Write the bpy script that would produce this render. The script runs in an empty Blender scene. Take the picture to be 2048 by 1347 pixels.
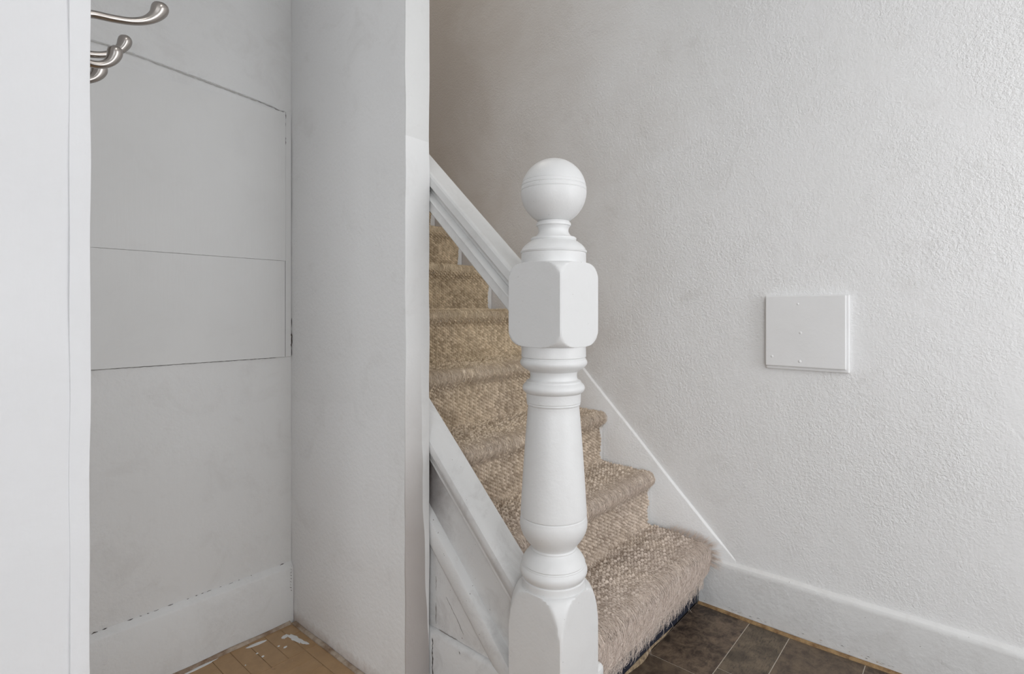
import bpy, bmesh, math
import numpy as np
from mathutils import Vector

# ------------------------------------------------------------------ camera, light, exposure
scene = bpy.context.scene
COL = scene.collection
rng = np.random.default_rng(7)

FPX, CX, HY = 1076.0, 1024.0, 620.0          # focal length, centre column, horizon row of a 2048x1347 frame
HEAD = math.atan(931 / 1076.0)               # angle of the view axis from +X (towards +Y)
cam_d = bpy.data.cameras.new('camera')
cam = bpy.data.objects.new('camera', cam_d)
COL.objects.link(cam)
cam.location = (0, 0, 1.0)
cam.rotation_euler = (math.radians(90), 0, HEAD - math.radians(90))
cam_d.sensor_fit = 'HORIZONTAL'
cam_d.sensor_width = 36.0
cam_d.lens = FPX / 2048 * 36.0
cam_d.shift_y = -(673.5 - HY) / 2048.0
cam_d.clip_start = 0.02
scene.camera = cam

scene.view_settings.view_transform = 'Standard'
scene.view_settings.look = 'None'
scene.view_settings.gamma = 1.0
scene.view_settings.exposure = 0.0
scene.view_settings.use_curve_mapping = False

world = bpy.data.worlds.new('world')
scene.world = world
world.use_nodes = True
world.node_tree.nodes['Background'].inputs[0].default_value = (0.80, 0.88, 1.0, 1)
world.node_tree.nodes['Background'].inputs[1].default_value = 1.0


def area_light(name, loc, rot, sx, sy, power, col):
    l = bpy.data.lights.new(name, 'AREA')
    l.shape = 'RECTANGLE'
    l.size, l.size_y, l.energy, l.color = sx, sy, power, col
    o = bpy.data.objects.new(name, l)
    o.location, o.rotation_euler = loc, rot
    COL.objects.link(o)
    return o


# daylight through the glazed front door and the window of the room behind the camera
area_light('door_daylight', (1.20, -1.42, 1.25), (math.radians(90), 0, 0), 0.95, 1.7, 16.5, (0.99, 0.99, 1.0))
area_light('window_daylight', (-1.05, -2.87, 1.45), (math.radians(90), 0, 0), 1.5, 1.3, 8, (0.97, 0.985, 1.0))
area_light('side_fill', (-2.57, -1.9, 1.45), (0, math.radians(-90), 0), 1.3, 1.4, 50, (0.97, 0.985, 1.0))  # unseen fill added at the side to brighten wall, post and partition
area_light('hall_ceiling_lamp', (0.3, -0.75, 2.44), (0, 0, 0), 0.35, 0.35, 5, (1.0, 0.98, 0.96))
area_light('landing_fill', (1.38, 2.6, 4.9), (0, 0, 0), 0.8, 1.6, 17, (1.0, 0.94, 0.86))  # warm fill added above the stairwell to lift the dark upper steps


# ------------------------------------------------------------------ materials
class NT:
    def __init__(self, name):
        self.m = bpy.data.materials.new(name)
        self.m.use_nodes = True
        self.t = self.m.node_tree
        self.b = self.t.nodes['Principled BSDF']
        tc = self.t.nodes.new('ShaderNodeTexCoord')
        self.co = tc.outputs['Object']

    def n(self, kind, **kw):
        nd = self.t.nodes.new(kind)
        for k, v in kw.items():
            setattr(nd, k, v)
        return nd

    def l(self, a, b):
        self.t.links.new(a, b)

    def mapping(self, scale=(1, 1, 1), loc=(0, 0, 0), rot=(0, 0, 0)):
        m = self.n('ShaderNodeMapping')
        self.l(self.co, m.inputs[0])
        m.inputs[1].default_value = loc
        m.inputs[2].default_value = rot
        m.inputs[3].default_value = scale
        return m.outputs[0]

    def noise(self, scale, detail=3, rough=0.5, vec=None, dist=0.0):
        nd = self.n('ShaderNodeTexNoise')
        nd.inputs['Scale'].default_value = scale
        nd.inputs['Detail'].default_value = detail
        nd.inputs['Roughness'].default_value = rough
        nd.inputs['Distortion'].default_value = dist
        self.l(vec if vec is not None else self.co, nd.inputs['Vector'])
        return nd.outputs['Fac']

    def ramp(self, fac, p0, p1, c0=(0, 0, 0, 1), c1=(1, 1, 1, 1)):
        r = self.n('ShaderNodeValToRGB')
        e = r.color_ramp.elements
        e[0].position, e[1].position = p0, p1
        e[0].color, e[1].color = c0, c1
        self.l(fac, r.inputs[0])
        return r.outputs[0]

    def math(self, op, a, b=None):
        nd = self.n('ShaderNodeMath', operation=op)
        for i, v in enumerate((a, b)):
            if v is None:
                continue
            if isinstance(v, (int, float)):
                nd.inputs[i].default_value = v
            else:
                self.l(v, nd.inputs[i])
        return nd.outputs[0]

    def mix(self, fac, a, b):
        nd = self.n('ShaderNodeMix', data_type='RGBA')
        for sock, v in ((nd.inputs[0], fac), (nd.inputs[6], a), (nd.inputs[7], b)):
            if isinstance(v, (int, float)):
                sock.default_value = v
            elif isinstance(v, tuple):
                sock.default_value = (*v[:3], 1)
            else:
                self.l(v, sock)
        return nd.outputs[2]

    def sep(self):
        s = self.n('ShaderNodeSeparateXYZ')
        self.l(self.co, s.inputs[0])
        return s.outputs

    def color(self, c):
        if isinstance(c, tuple):
            self.b.inputs['Base Color'].default_value = (*c[:3], 1)
        else:
            self.l(c, self.b.inputs['Base Color'])

    def bump(self, h, strength=0.5, dist=0.003, prev=None):
        nd = self.n('ShaderNodeBump')
        nd.inputs['Strength'].default_value = strength
        nd.inputs['Distance'].default_value = dist
        self.l(h, nd.inputs['Height'])
        if prev is not None:
            self.l(prev, nd.inputs['Normal'])
        self.l(nd.outputs[0], self.b.inputs['Normal'])
        return nd.outputs[0]

    def rough(self, v):
        self.b.inputs['Roughness'].default_value = v
        return self


WHITE = (0.80, 0.80, 0.79)


def paint(name, col=WHITE, grain=70, gstr=0.35, gdist=0.003, patch=True, brush=0.0, dirt=0.0,
          dirtcol=(0.36, 0.32, 0.29), rough=0.55, specks=0.0, patch_lo=0.36, patch_hi=0.56):
    t = NT(name)
    t.rough(rough)
    low = t.noise(2.3, 4, 0.6)
    c = t.mix(t.ramp(low, 0.35, 0.7), col, tuple(v * 0.955 for v in col))
    if dirt > 0:
        d1 = t.noise(9, 6, 0.72, dist=0.6)
        m = t.math('MULTIPLY', t.ramp(d1, 0.50, 0.78), dirt)
        c = t.mix(m, c, dirtcol)
    if specks > 0:
        sp = t.noise(160, 1, 0.5)
        c = t.mix(t.math('MULTIPLY', t.ramp(sp, 0.80, 0.82), specks), c, (0.12, 0.09, 0.07))
    t.color(c)
    h = t.noise(grain, 3, 0.55)
    h2 = t.noise(grain * 2.7, 2, 0.5)
    hh = t.math('ADD', h, t.math('MULTIPLY', h2, 0.35))
    if patch:
        pm = t.ramp(t.noise(3.1, 4, 0.55), patch_lo, patch_hi)
        hh = t.math('MULTIPLY', hh, t.math('ADD', t.math('MULTIPLY', pm, 0.8), 0.2))
    n = t.bump(hh, gstr, gdist)
    if brush > 0:
        b = t.noise(14, 4, 0.6, vec=t.mapping((9, 9, 0.6)))
        t.bump(b, brush, 0.002, n)
    return t


M = {}


# right-hand wall: rough-cast paint, warm stains and painted dimness over the stairs, a few nail specks
def wall_right_material():
    t = NT('rough_cast_white_paint').rough(0.5)
    low = t.noise(2.0, 4, 0.6)
    c = t.mix(t.ramp(low, 0.35, 0.7), (0.86, 0.86, 0.86), (0.83, 0.83, 0.825))
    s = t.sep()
    # warm staining on the old paint over the stairs, with cloudy borders and stairwell dimness painted in
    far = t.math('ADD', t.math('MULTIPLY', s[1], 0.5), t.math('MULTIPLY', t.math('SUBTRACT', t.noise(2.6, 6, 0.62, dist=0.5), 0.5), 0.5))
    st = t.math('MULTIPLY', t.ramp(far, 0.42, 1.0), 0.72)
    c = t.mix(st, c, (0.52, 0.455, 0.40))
    d1 = t.noise(7, 6, 0.7, dist=0.7)
    c = t.mix(t.math('MULTIPLY', t.ramp(d1, 0.56, 0.80), 0.22), c, (0.46, 0.43, 0.39))
    t.color(c)
    h = t.noise(135, 3, 0.6, dist=0.3)
    h2 = t.noise(300, 2, 0.5)
    hh = t.math('ADD', t.ramp(h, 0.3, 0.75), t.math('MULTIPLY', h2, 0.35))
    pm = t.ramp(t.noise(2.9, 5, 0.6, dist=0.5), 0.33, 0.62)
    hh = t.math('MULTIPLY', hh, t.math('ADD', t.math('MULTIPLY', pm, 0.78), 0.22))
    n = t.bump(hh, 0.58, 0.0026)
    lumps = t.noise(11, 3, 0.5)
    t.bump(lumps, 0.25, 0.008, n)
    return t.m


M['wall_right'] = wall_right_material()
M['alcove'] = paint('alcove_white_paint', (0.76, 0.76, 0.752), 62, 0.62, 0.0032, brush=0.10, dirt=0.18).m
M['board'] = paint('smooth_painted_board', (0.75, 0.75, 0.74), 120, 0.07, 0.0015, brush=0.12, dirt=0.06).m
M['jamb'] = paint('jamb_white_paint', (0.765, 0.765, 0.775), 45, 0.25, 0.003, brush=0.12, dirt=0.05).m
M['trimpaint'] = paint('gloss_trim_paint', (0.75, 0.75, 0.745), 60, 0.60, 0.0030, brush=0.15, dirt=0.22,
                       rough=0.42, specks=0.6).m
M['newel'] = paint('newel_gloss_paint', (0.77, 0.77, 0.765), 62, 0.30, 0.0022, dirt=0.08, rough=0.4, specks=0.35).m
M['rail'] = paint('handrail_worn_paint', (0.73, 0.73, 0.72), 40, 0.25, 0.002, dirt=0.45, rough=0.42,
                  dirtcol=(0.50, 0.48, 0.46)).m
M['string'] = paint('string_worn_paint', (0.76, 0.76, 0.755), 48, 0.55, 0.003, dirt=0.55, rough=0.45,
                    dirtcol=(0.42, 0.40, 0.39), specks=0.8).m
def string_panel_material():
    t = paint('string_panel_paint', (0.73, 0.73, 0.725), 48, 0.55, 0.003, dirt=0.5, rough=0.5, dirtcol=(0.40, 0.38, 0.37), specks=0.8)
    c = t.b.inputs['Base Color'].links[0].from_socket
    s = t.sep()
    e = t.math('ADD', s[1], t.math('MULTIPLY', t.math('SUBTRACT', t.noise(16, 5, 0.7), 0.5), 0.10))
    e = t.math('MULTIPLY', t.math('SUBTRACT', e, 1.02), 6.0)      # brown stain, with recess shade painted in, where the board runs behind the wall
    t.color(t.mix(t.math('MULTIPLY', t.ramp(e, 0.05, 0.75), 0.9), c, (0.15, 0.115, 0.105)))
    return t.m


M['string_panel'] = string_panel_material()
M['ceiling'] = paint('ceiling_paint', (0.80, 0.80, 0.79), 70, 0.2, 0.002).m


def partition_material():
    t = NT('partition_patchy_paint').rough(0.55)
    s = t.sep()
    wob = t.math('MULTIPLY', t.math('SUBTRACT', t.noise(3.2, 2, 0.5), 0.5), 0.34)
    c = t.mix(t.ramp(t.noise(2.0, 3, 0.6), 0.35, 0.7), (0.83, 0.83, 0.825), (0.80, 0.80, 0.795))
    # a later coat of brighter paint that stops in a wavy edge on the face towards the alcove
    zz = t.math('ADD', s[2], wob)
    yy = t.math('ADD', s[1], t.math('MULTIPLY', wob, 0.12))
    low = t.math('MULTIPLY', t.math('LESS_THAN', zz, 0.70), t.math('GREATER_THAN', yy, 1.165))
    c = t.mix(t.math('MULTIPLY', low, 0.45), c, (0.85, 0.85, 0.85))
    # bare old pink-grey coat on the lower end face, the white coat ending in a ragged line
    endf = t.math('LESS_THAN', s[1], 1.0935)
    slope = t.math('ADD', t.math('MULTIPLY', t.math('SUBTRACT', s[0], 0.85), 9.0), wob)
    bare = t.math('MULTIPLY', t.math('LESS_THAN', t.math('ADD', slope, t.math('MULTIPLY', s[2], 0.35)), 0.72), endf)
    bare = t.math('MULTIPLY', bare, t.ramp(t.math('ADD', s[2], wob), 0.45, 0.85, (1, 1, 1, 1), (0, 0, 0, 1)))
    c = t.mix(t.math('MULTIPLY', bare, 0.9), c, (0.44, 0.40, 0.38))
    newc = t.math('MULTIPLY', t.math('GREATER_THAN', t.math('ADD', s[2], t.math('MULTIPLY', wob, 0.25)), 1.455), endf)
    c = t.mix(newc, c, (0.735, 0.735, 0.725))
    foot = t.math('MULTIPLY', t.ramp(t.math('ADD', s[2], t.math('MULTIPLY', t.noise(20, 5, 0.7), 0.07)), 0.035, 0.075,
                                     (1, 1, 1, 1), (0, 0, 0, 1)), 0.75)
    c = t.mix(foot, c, (0.50, 0.42, 0.37))
    d1 = t.noise(8, 6, 0.7, dist=0.6)
    c = t.mix(t.math('MULTIPLY', t.ramp(d1, 0.56, 0.8), 0.2), c, (0.45, 0.42, 0.39))
    t.color(c)
    n = t.bump(t.noise(85, 3, 0.55), 0.5, 0.0026)
    n = t.bump(low, 0.35, 0.001, n)
    t.bump(t.noise(9, 3, 0.5), 0.2, 0.006, n)
    return t.m


M['partition'] = partition_material()


def carpet_material(name, fibre=False):
    t = NT(name)
    t.rough(0.9)
    t.b.inputs['Specular IOR Level'].default_value = 0.15
    a = t.n('ShaderNodeAttribute', attribute_name='tone')
    s = t.sep()
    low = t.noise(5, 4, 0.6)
    old = t.ramp(t.math('ADD', t.math('MULTIPLY', s[1], 0.5), t.math('MULTIPLY', low, 0.25)), 0.48, 0.88)  # golden up the stairs: fading and warm upper light painted in
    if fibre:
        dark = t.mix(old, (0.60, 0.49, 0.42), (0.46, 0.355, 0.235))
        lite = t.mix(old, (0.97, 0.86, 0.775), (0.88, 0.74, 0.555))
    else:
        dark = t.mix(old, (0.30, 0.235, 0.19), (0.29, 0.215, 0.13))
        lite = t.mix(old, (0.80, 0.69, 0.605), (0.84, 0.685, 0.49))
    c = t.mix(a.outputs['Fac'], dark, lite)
    if not fibre:
        f = t.noise(420, 2, 0.6)
        c = t.mix(t.math('MULTIPLY', t.ramp(f, 0.35, 0.7), 0.35), c, t.mix(0.5, c, (0.12, 0.08, 0.05)))
        t.bump(t.noise(600, 2, 0.6), 0.5, 0.001)
    t.color(c)
    return t.m


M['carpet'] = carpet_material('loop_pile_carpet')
M['fibre'] = carpet_material('frayed_carpet_fibre', True)


def metal_material():
    t = NT('brushed_nickel').rough(0.24)
    t.color((0.40, 0.37, 0.345))
    t.b.inputs['Metallic'].default_value = 1.0
    return t.m


M['nickel'] = metal_material()


def tile_material(name, c0, c1, streak, scale):
    t = NT(name).rough(0.5)
    oi = t.n('ShaderNodeObjectInfo')
    off = t.n('ShaderNodeVectorMath', operation='ADD')
    t.l(t.co, off.inputs[0])
    t.l(oi.outputs['Random'], off.inputs[1])
    v = off.outputs[0]
    a = t.noise(scale, 8, 0.72, vec=v, dist=0.35)
    c = t.mix(t.ramp(a, 0.40, 0.61), c0, c1)
    mp = t.n('ShaderNodeMapping')
    mp.inputs[3].default_value = (8, 40, 1)
    t.l(v, mp.inputs[0])
    b = t.noise(6, 5, 0.75, vec=mp.outputs[0], dist=0.3)
    c = t.mix(t.math('MULTIPLY', t.ramp(b, 0.52, 0.66), streak), c, (0.020, 0.016, 0.013))
    w = t.noise(70, 3, 0.7, vec=v)
    c = t.mix(t.math('MULTIPLY', t.ramp(w, 0.70, 0.78), 0.4), c, (0.30, 0.27, 0.23))
    t.color(c)
    t.bump(a, 0.15, 0.002)
    return t.m


M['tile_a'] = tile_material('dark_brown_slate_tile', (0.042, 0.028, 0.020), (0.19, 0.135, 0.092), 0.35, 24)
M['tile_b'] = tile_material('streaked_brown_slate_tile', (0.070, 0.052, 0.036), (0.165, 0.125, 0.085), 0.85, 16)
M['tile_c'] = tile_material('mid_brown_slate_tile', (0.068, 0.047, 0.033), (0.155, 0.112, 0.075), 0.3, 26)


def plain(name, c, rough=0.7, n=None, nc=None, bump=0.0):
    t = NT(name).rough(rough)
    if n:
        t.color(t.mix(t.ramp(t.noise(n, 5, 0.65), 0.38, 0.66), c, nc))
        if bump:
            t.bump(t.noise(n * 2, 3, 0.6), bump, 0.002)
    else:
        t.color(c)
    return t.m


M['grout'] = plain('cream_grout', (0.62, 0.57, 0.49), 0.8, 60, (0.52, 0.47, 0.40))
M['oak_strip'] = plain('stained_bare_wood', (0.36, 0.235, 0.11), 0.65, 40, (0.16, 0.085, 0.035), 0.3)
M['debris'] = plain('crumbly_underlay', (0.42, 0.32, 0.20), 0.85, 90, (0.16, 0.11, 0.07), 0.6)
M['navy'] = plain('dark_navy_paint', (0.010, 0.014, 0.028), 0.5, 30, (0.022, 0.028, 0.045), 0.3)
M['stairwood'] = paint('stair_board_paint', (0.70, 0.69, 0.67), 60, 0.2, 0.002, dirt=0.4).m
M['crack'] = plain('dark_crack_and_shade', (0.055, 0.042, 0.035), 0.9)
M['floorbase'] = plain('dark_subfloor', (0.075, 0.05, 0.032), 0.8, 30, (0.045, 0.03, 0.02))
M['white_drip'] = plain('white_paint_drip', (0.74, 0.74, 0.73), 0.45)
M['bead'] = plain('dirty_painted_bead', (0.47, 0.39, 0.31), 0.6, 22, (0.22, 0.14, 0.085), 0.3)


def parquet_material():
    t = NT('varnished_parquet').rough(0.36)
    oi = t.n('ShaderNodeObjectInfo')
    g = t.noise(10, 5, 0.6, vec=t.mapping((3, 3, 3)))
    c = t.mix(t.ramp(g, 0.35, 0.7), (0.42, 0.26, 0.125), (0.34, 0.205, 0.095))
    c = t.mix(t.math('MULTIPLY', oi.outputs['Random'], 0.45), c, (0.42, 0.275, 0.15))
    w = t.noise(14, 6, 0.75, dist=0.7)
    c = t.mix(t.math('MULTIPLY', t.ramp(w, 0.62, 0.72), 0.65), c, (0.11, 0.05, 0.022))
    p = t.noise(75, 2, 0.5)
    c = t.mix(t.ramp(p, 0.765, 0.785), c, (0.72, 0.72, 0.71))
    t.color(c)
    return t.m


M['parquet'] = parquet_material()


# ------------------------------------------------------------------ helpers
def obj(name, mesh, mat=None, parent=None, smooth=False):
    o = bpy.data.objects.new(name, mesh)
    COL.objects.link(o)
    if mat and not mesh.materials:
        mesh.materials.append(M[mat] if isinstance(mat, str) else mat)
    if parent:
        o.parent = parent
    if smooth:
        mesh.polygons.foreach_set('use_smooth', [True] * len(mesh.polygons))
    return o


def tag(o, label, cat, group=None):
    o['label'], o['category'] = label, cat
    if group:
        o['group'] = group
    return o


def struct(o, label=None):
    o['kind'] = 'structure'
    if label:
        o['label'] = label
    return o


def empty(name, loc=(0, 0, 0)):
    o = bpy.data.objects.new(name, None)
    o.location = loc
    o.empty_display_size = 0.05
    COL.objects.link(o)
    return o


def mesh_pd(name, v, f):
    m = bpy.data.meshes.new(name)
    m.from_pydata([tuple(p) for p in v], [], [tuple(q) for q in f])
    m.update()
    return m


def box_mesh(name, x0, x1, y0, y1, z0, z1, bevel=0.0, seg=2):
    bm = bmesh.new()
    bmesh.ops.create_cube(bm, size=1)
    for v in bm.verts:
        v.co = Vector(((x0 + x1) / 2 + v.co.x * (x1 - x0), (y0 + y1) / 2 + v.co.y * (y1 - y0),
                       (z0 + z1) / 2 + v.co.z * (z1 - z0)))
    if bevel > 0:
        bmesh.ops.bevel(bm, geom=list(bm.edges), offset=bevel, segments=seg, affect='EDGES', profile=0.5)
    m = bpy.data.meshes.new(name)
    bm.to_mesh(m)
    bm.free()
    return m


def box(name, mat, x0, x1, y0, y1, z0, z1, bevel=0.0, parent=None, seg=2):
    o = obj(name, box_mesh(name, x0, x1, y0, y1, z0, z1, bevel, seg), mat, parent, smooth=False)
    return o


def sweep(name, mat, prof, frames, parent=None, smooth_angle=35, closed=True):
    """prof: list of 2-D points (counter-clockwise); frames: list of functions (a,b)->xyz, one per station."""
    n = len(prof)
    V, F = [], []
    for fr in frames:
        V += [fr(a, b) for a, b in prof]
    for k in range(len(frames) - 1):
        for i in range(n):
            j = (i + 1) % n
            F.append((k * n + i, k * n + j, (k + 1) * n + j, (k + 1) * n + i))
    F.append(tuple(range(n - 1, -1, -1)))
    F.append(tuple((len(frames) - 1) * n + i for i in range(n)))
    m = mesh_pd(name, V, F)
    bm = bmesh.new()
    bm.from_mesh(m)
    bmesh.ops.recalc_face_normals(bm, faces=bm.faces)
    bm.to_mesh(m)
    bm.free()
    o = obj(name, m, mat, parent)
    smooth_by_angle(m, smooth_angle)
    return o


def smooth_by_angle(m, deg):
    bm = bmesh.new()
    bm.from_mesh(m)
    lim = math.radians(deg)
    for f in bm.faces:
        f.smooth = True
    for e in bm.edges:
        if len(e.link_faces) == 2:
            e.smooth = e.calc_face_angle(0) < lim
    bm.to_mesh(m)
    bm.free()


def sm(x):
    x = np.clip(x, 0, 1)
    return x * x * (3 - 2 * x)


def vnoise(seed, n, period):
    """1-D smooth noise in [-1, 1] sampled at n points, 'period' samples a knot."""
    r = np.random.default_rng(seed)
    k = int(n / period) + 3
    kn = r.uniform(-1, 1, k)
    x = np.arange(n) / period
    i = x.astype(int)
    f = sm(x - i)
    return kn[i] * (1 - f) + kn[i + 1] * f


def vwall(name, mat, poly, z0, z1, dz=0.03, wob=0.0012, seed=1, parent=None, radius=0.004):
    """vertical prism with slightly rounded, hand-plastered arrises."""
    pts = []
    n = len(poly)
    for i in range(n):
        p0, p, p1 = np.array(poly[i - 1]), np.array(poly[i]), np.array(poly[(i + 1) % n])
        a = (p0 - p) / np.linalg.norm(p0 - p)
        b = (p1 - p) / np.linalg.norm(p1 - p)
        for t in (0.0, 0.5, 1.0):
            q = p + a * radius * (1 - t) ** 2 + b * radius * t ** 2
            pts.append((q, i))
    k = max(2, int((z1 - z0) / dz) + 1)
    zs = np.linspace(z0, z1, k)
    wx = [vnoise(seed * 10 + i, k, 3.0) * wob for i in range(n)]
    wy = [vnoise(seed * 10 + 50 + i, k, 3.5) * wob for i in range(n)]
    V, F = [], []
    m_ = len(pts)
    for j in range(k):
        for q, i in pts:
            V.append((q[0] + wx[i][j], q[1] + wy[i][j], zs[j]))
    for j in range(k - 1):
        for i in range(m_):
            i2 = (i + 1) % m_
            F.append((j * m_ + i, j * m_ + i2, (j + 1) * m_ + i2, (j + 1) * m_ + i))
    F.append(tuple(range(m_ - 1, -1, -1)))
    F.append(tuple((k - 1) * m_ + i for i in range(m_)))
    m = mesh_pd(name, V, F)
    o = obj(name, m, mat, parent)
    smooth_by_angle(m, 50)
    return o


# ------------------------------------------------------------------ the setting
XW = 1.827          # right wall
YB = 1.680          # alcove back wall
XP0, XP1, YP = 0.850, 0.9286, 1.090   # partition
XJ, YJ = 0.150, 0.772                 # jamb corner

fl = struct(box('floor', 'floorbase', -2.5, 1.95, -2.9, 4.3, -0.12, -0.012))
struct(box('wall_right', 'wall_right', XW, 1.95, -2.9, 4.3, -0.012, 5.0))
struct(vwall('wall_left', 'jamb', [(-2.5, YJ), (XJ, YJ), (XJ, YB + 0.1), (-2.5, YB + 0.1)], -0.012, 2.5, seed=3, wob=0.0014))
wb = struct(box('wall_back', 'alcove', XJ + 0.0005, XP0 - 0.0005, YB, YB + 0.1, -0.012, 2.5))
struct(vwall('wall_partition', 'partition', [(XP0, YP), (XP1, YP), (XP1, 4.18), (XP0, 4.18)], -0.012, 5.0, seed=5, wob=0.0012, radius=0.003))
struct(box('wall_stair_end', 'ceiling', XP1 + 0.001, XW - 0.001, 4.1, 4.2, 1.6, 5.0))
for a in ((-2.9, -2.6, -0.012, 2.5), (-1.2, YB + 0.1, -0.012, 2.5), (-2.6, -1.2, -0.012, 0.8), (-2.6, -1.2, 2.1, 2.5)):
    struct(box('wall_outer', 'ceiling', -2.6, -2.501, a[0], a[1], a[2], a[3]))
# wall behind the camera with the front door and a window
for a in ((-2.5, -1.8, -0.012, 2.5), (-0.3, 0.50, -0.012, 2.5), (-1.8, -0.3, -0.012, 0.8), (-1.8, -0.3, 2.1, 2.5)):
    struct(box('wall_front', 'ceiling', a[0], a[1], -2.9, -2.8, a[2], a[3]))
struct(box('wall_porch', 'ceiling', 0.401, 0.499, -2.799, -1.3501, -0.012, 2.5))
for a in ((0.5, 0.72, -0.012, 2.5), (1.68, XW - 0.001, -0.012, 2.5), (0.72, 1.68, 2.1, 2.5), (0.72, 1.68, -0.012, 0.4)):
    struct(box('wall_door', 'ceiling', a[0], a[1], -1.45, -1.35, a[2], a[3]))
struct(box('ceiling', 'ceiling', -2.5, XW - 0.001, -2.9, 1.08, 2.501, 2.6))
struct(box('ceiling_alcove', 'ceiling', -2.5, XP0 - 0.001, 1.081, YB + 0.1, 2.501, 2.6))
struct(box('ceiling_stairwell', 'ceiling', XP1, XW, 1.08, 4.2, 5.001, 5.1))
struct(box('wall_stairwell_head', 'ceiling', XP1 + 0.001, XW - 0.001, 0.98, 1.079, 2.602, 5.0))

# corner bead of the jamb wall: a thin plastered strip with cracks along its inner edge
o = struct(vwall('trim_jamb', 'jamb', [(0.1315, YJ - 0.0022), (XJ + 0.0005, YJ - 0.0022), (XJ + 0.0005, YJ + 0.004), (0.1315, YJ + 0.004)],
                 0.0, 2.49, seed=8, wob=0.0009, radius=0.0012))

# alcove back wall: overlaid boards
obj_b = box('wall_board', 'board', XJ + 0.001, 0.8265, YB - 0.006, YB, 0.851, 1.157, 0.0008, wb)
box('wall_board', 'board', XJ + 0.001, 0.8285, YB - 0.0052, YB, 1.1573, 1.632, 0.0008, wb)
box('corner_batten', 'board', 0.829, 0.8475, YB - 0.0036, YB, 0.851, 1.628, 0.0008, wb)


def ragged(name, mat, pts, width, depth, parent, plane, seed, thick=0.0012, jit=0.35):
    """an irregular crack or ridge following a polyline on a wall plane; pts in wall (a, z)."""
    r = np.random.default_rng(seed)
    V, F = [], []
    P = []
    for (a0, z0), (a1, z1) in zip(pts[:-1], pts[1:]):
        k = max(2, int(math.hypot(a1 - a0, z1 - z0) / 0.006))
        for i in range(k):
            t = i / k
            P.append((a0 + (a1 - a0) * t, z0 + (z1 - z0) * t))
    P.append(pts[-1])
    P = np.array(P) + r.uniform(-1, 1, (len(P), 2)) * width * jit
    n = len(P)
    T = np.gradient(P, axis=0)
    T /= np.linalg.norm(T, axis=1)[:, None] + 1e-9
    N = np.stack([-T[:, 1], T[:, 0]], 1)
    w = width * r.uniform(0.25, 1.0, n)
    w[0] = w[-1] = width * 0.1
    for i in range(n):
        for sgn, dd in ((-1, 0), (0, thick), (1, 0)):
            a, z = P[i] + N[i] * w[i] * 0.5 * sgn
            if plane == 'Y':
                V.append((a, depth - dd, z))
            else:
                V.append((depth - dd, a, z))
    for i in range(n - 1):
        for k in range(2):
            F.append((i * 3 + k, i * 3 + k + 1, i * 3 + 4 + k, i * 3 + 3 + k))
    m = mesh_pd(name, V, F)
    return obj(name, m, mat, parent)


# plaster ridge and crack at the upper board edge, cracks by the corner
ridge = [(0.20, 1.665), (0.36, 1.674), (0.45, 1.668), (0.55, 1.660), (0.66, 1.651), (0.74, 1.643), (0.79, 1.637), (0.81, 1.631), (0.826, 1.634)]
ragged('plaster_ridge', 'board', [(a, z + 0.0035) for a, z in ridge], 0.009, YB, wb, 'Y', 3, 0.004, 0.06)
M['faint'] = plain('grey_hairline', (0.50, 0.49, 0.47), 0.9)
for i, (j0, j1, w_, mt) in enumerate(((0, 2, 0.003, 'faint'), (2, 5, 0.004, 'faint'), (5, 6, 0.0016, 'crack'), (6, 8, 0.0026, 'crack'))):
    ragged('crack_and_edge_shade', mt, ridge[j0:j1 + 1], w_, YB - 0.0043, wb, 'Y', 20 + i, 0.0006, 0.12 if mt == 'faint' else 0.35)
for i, (z0, z1, x, w_) in enumerate(((1.612, 1.634, 0.8285, 0.003), (1.588, 1.602, 0.8282, 0.002), (1.530, 1.556, 0.8282, 0.0026),
                                     (0.880, 0.935, 0.8483, 0.0045), (0.945, 0.975, 0.8485, 0.0022), (0.851, 0.878, 0.848, 0.002))):
    ragged('crack_and_edge_shade', 'crack', [(x, z0), (x + 0.0004, (z0 + z1) / 2), (x, z1)], w_, YB - 0.0045, wb, 'Y', 40 + i, 0.0006)
ragged('crack_and_edge_shade', 'crack', [(XJ + .002, 0.8495), (0.5, 0.8495), (0.80, 0.8497)], 0.0014, YB - 0.001, wb, 'Y', 51, 0.0004)  # dark strip painting the shade line under the lower board edge
ragged('crack_and_edge_shade', 'faint', [(0.33, 1.1578), (0.5, 1.158), (0.66, 1.1578), (0.82, 1.1575)], 0.0012, YB - 0.0061, wb, 'Y', 52, 0.0004)

# skirting on the alcove back wall with its moulded top and a dirty bead on the floor
bb = struct(sweep('baseboard_back', 'alcove', [(0, -0.012), (0.016, -0.012), (0.016, 0.172), (0.013, 0.178), (0.0085, 0.181), (0.004, 0.187), (0, 0.190)],
                  [lambda a, b, x=x: (x, YB - a, b) for x in (XJ + 0.001, XP0 - 0.001)]))
r_ = np.random.default_rng(4)
for i, (xa, ln) in enumerate(((0.33, .012), (0.352, .010), (0.405, .012), (0.432, .006), (0.448, .006), (0.466, .009), (0.497, .014), (0.545, .005),
                             (0.567, .004), (0.582, .006), (0.597, .011), (0.632, .005), (0.655, .013), (0.684, .005), (0.72, .003), (0.812, .012))):
    ragged('skirting_crack', 'crack', [(xa, 0.1895), (xa + ln, 0.1895)], 0.0032, YB - 0.0012, bb, 'Y', 60 + i, 0.0012)
for i in range(9):
    z = 0.10 + i * 0.0095
    ragged('skirting_crack', 'crack', [(0.838 + r_.uniform(-.004, .006), z), (0.838 + r_.uniform(-.004, .006), z + 0.006)], 0.0018, YB - 0.0168, bb, 'Y', 90 + i, 0.0004)
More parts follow.
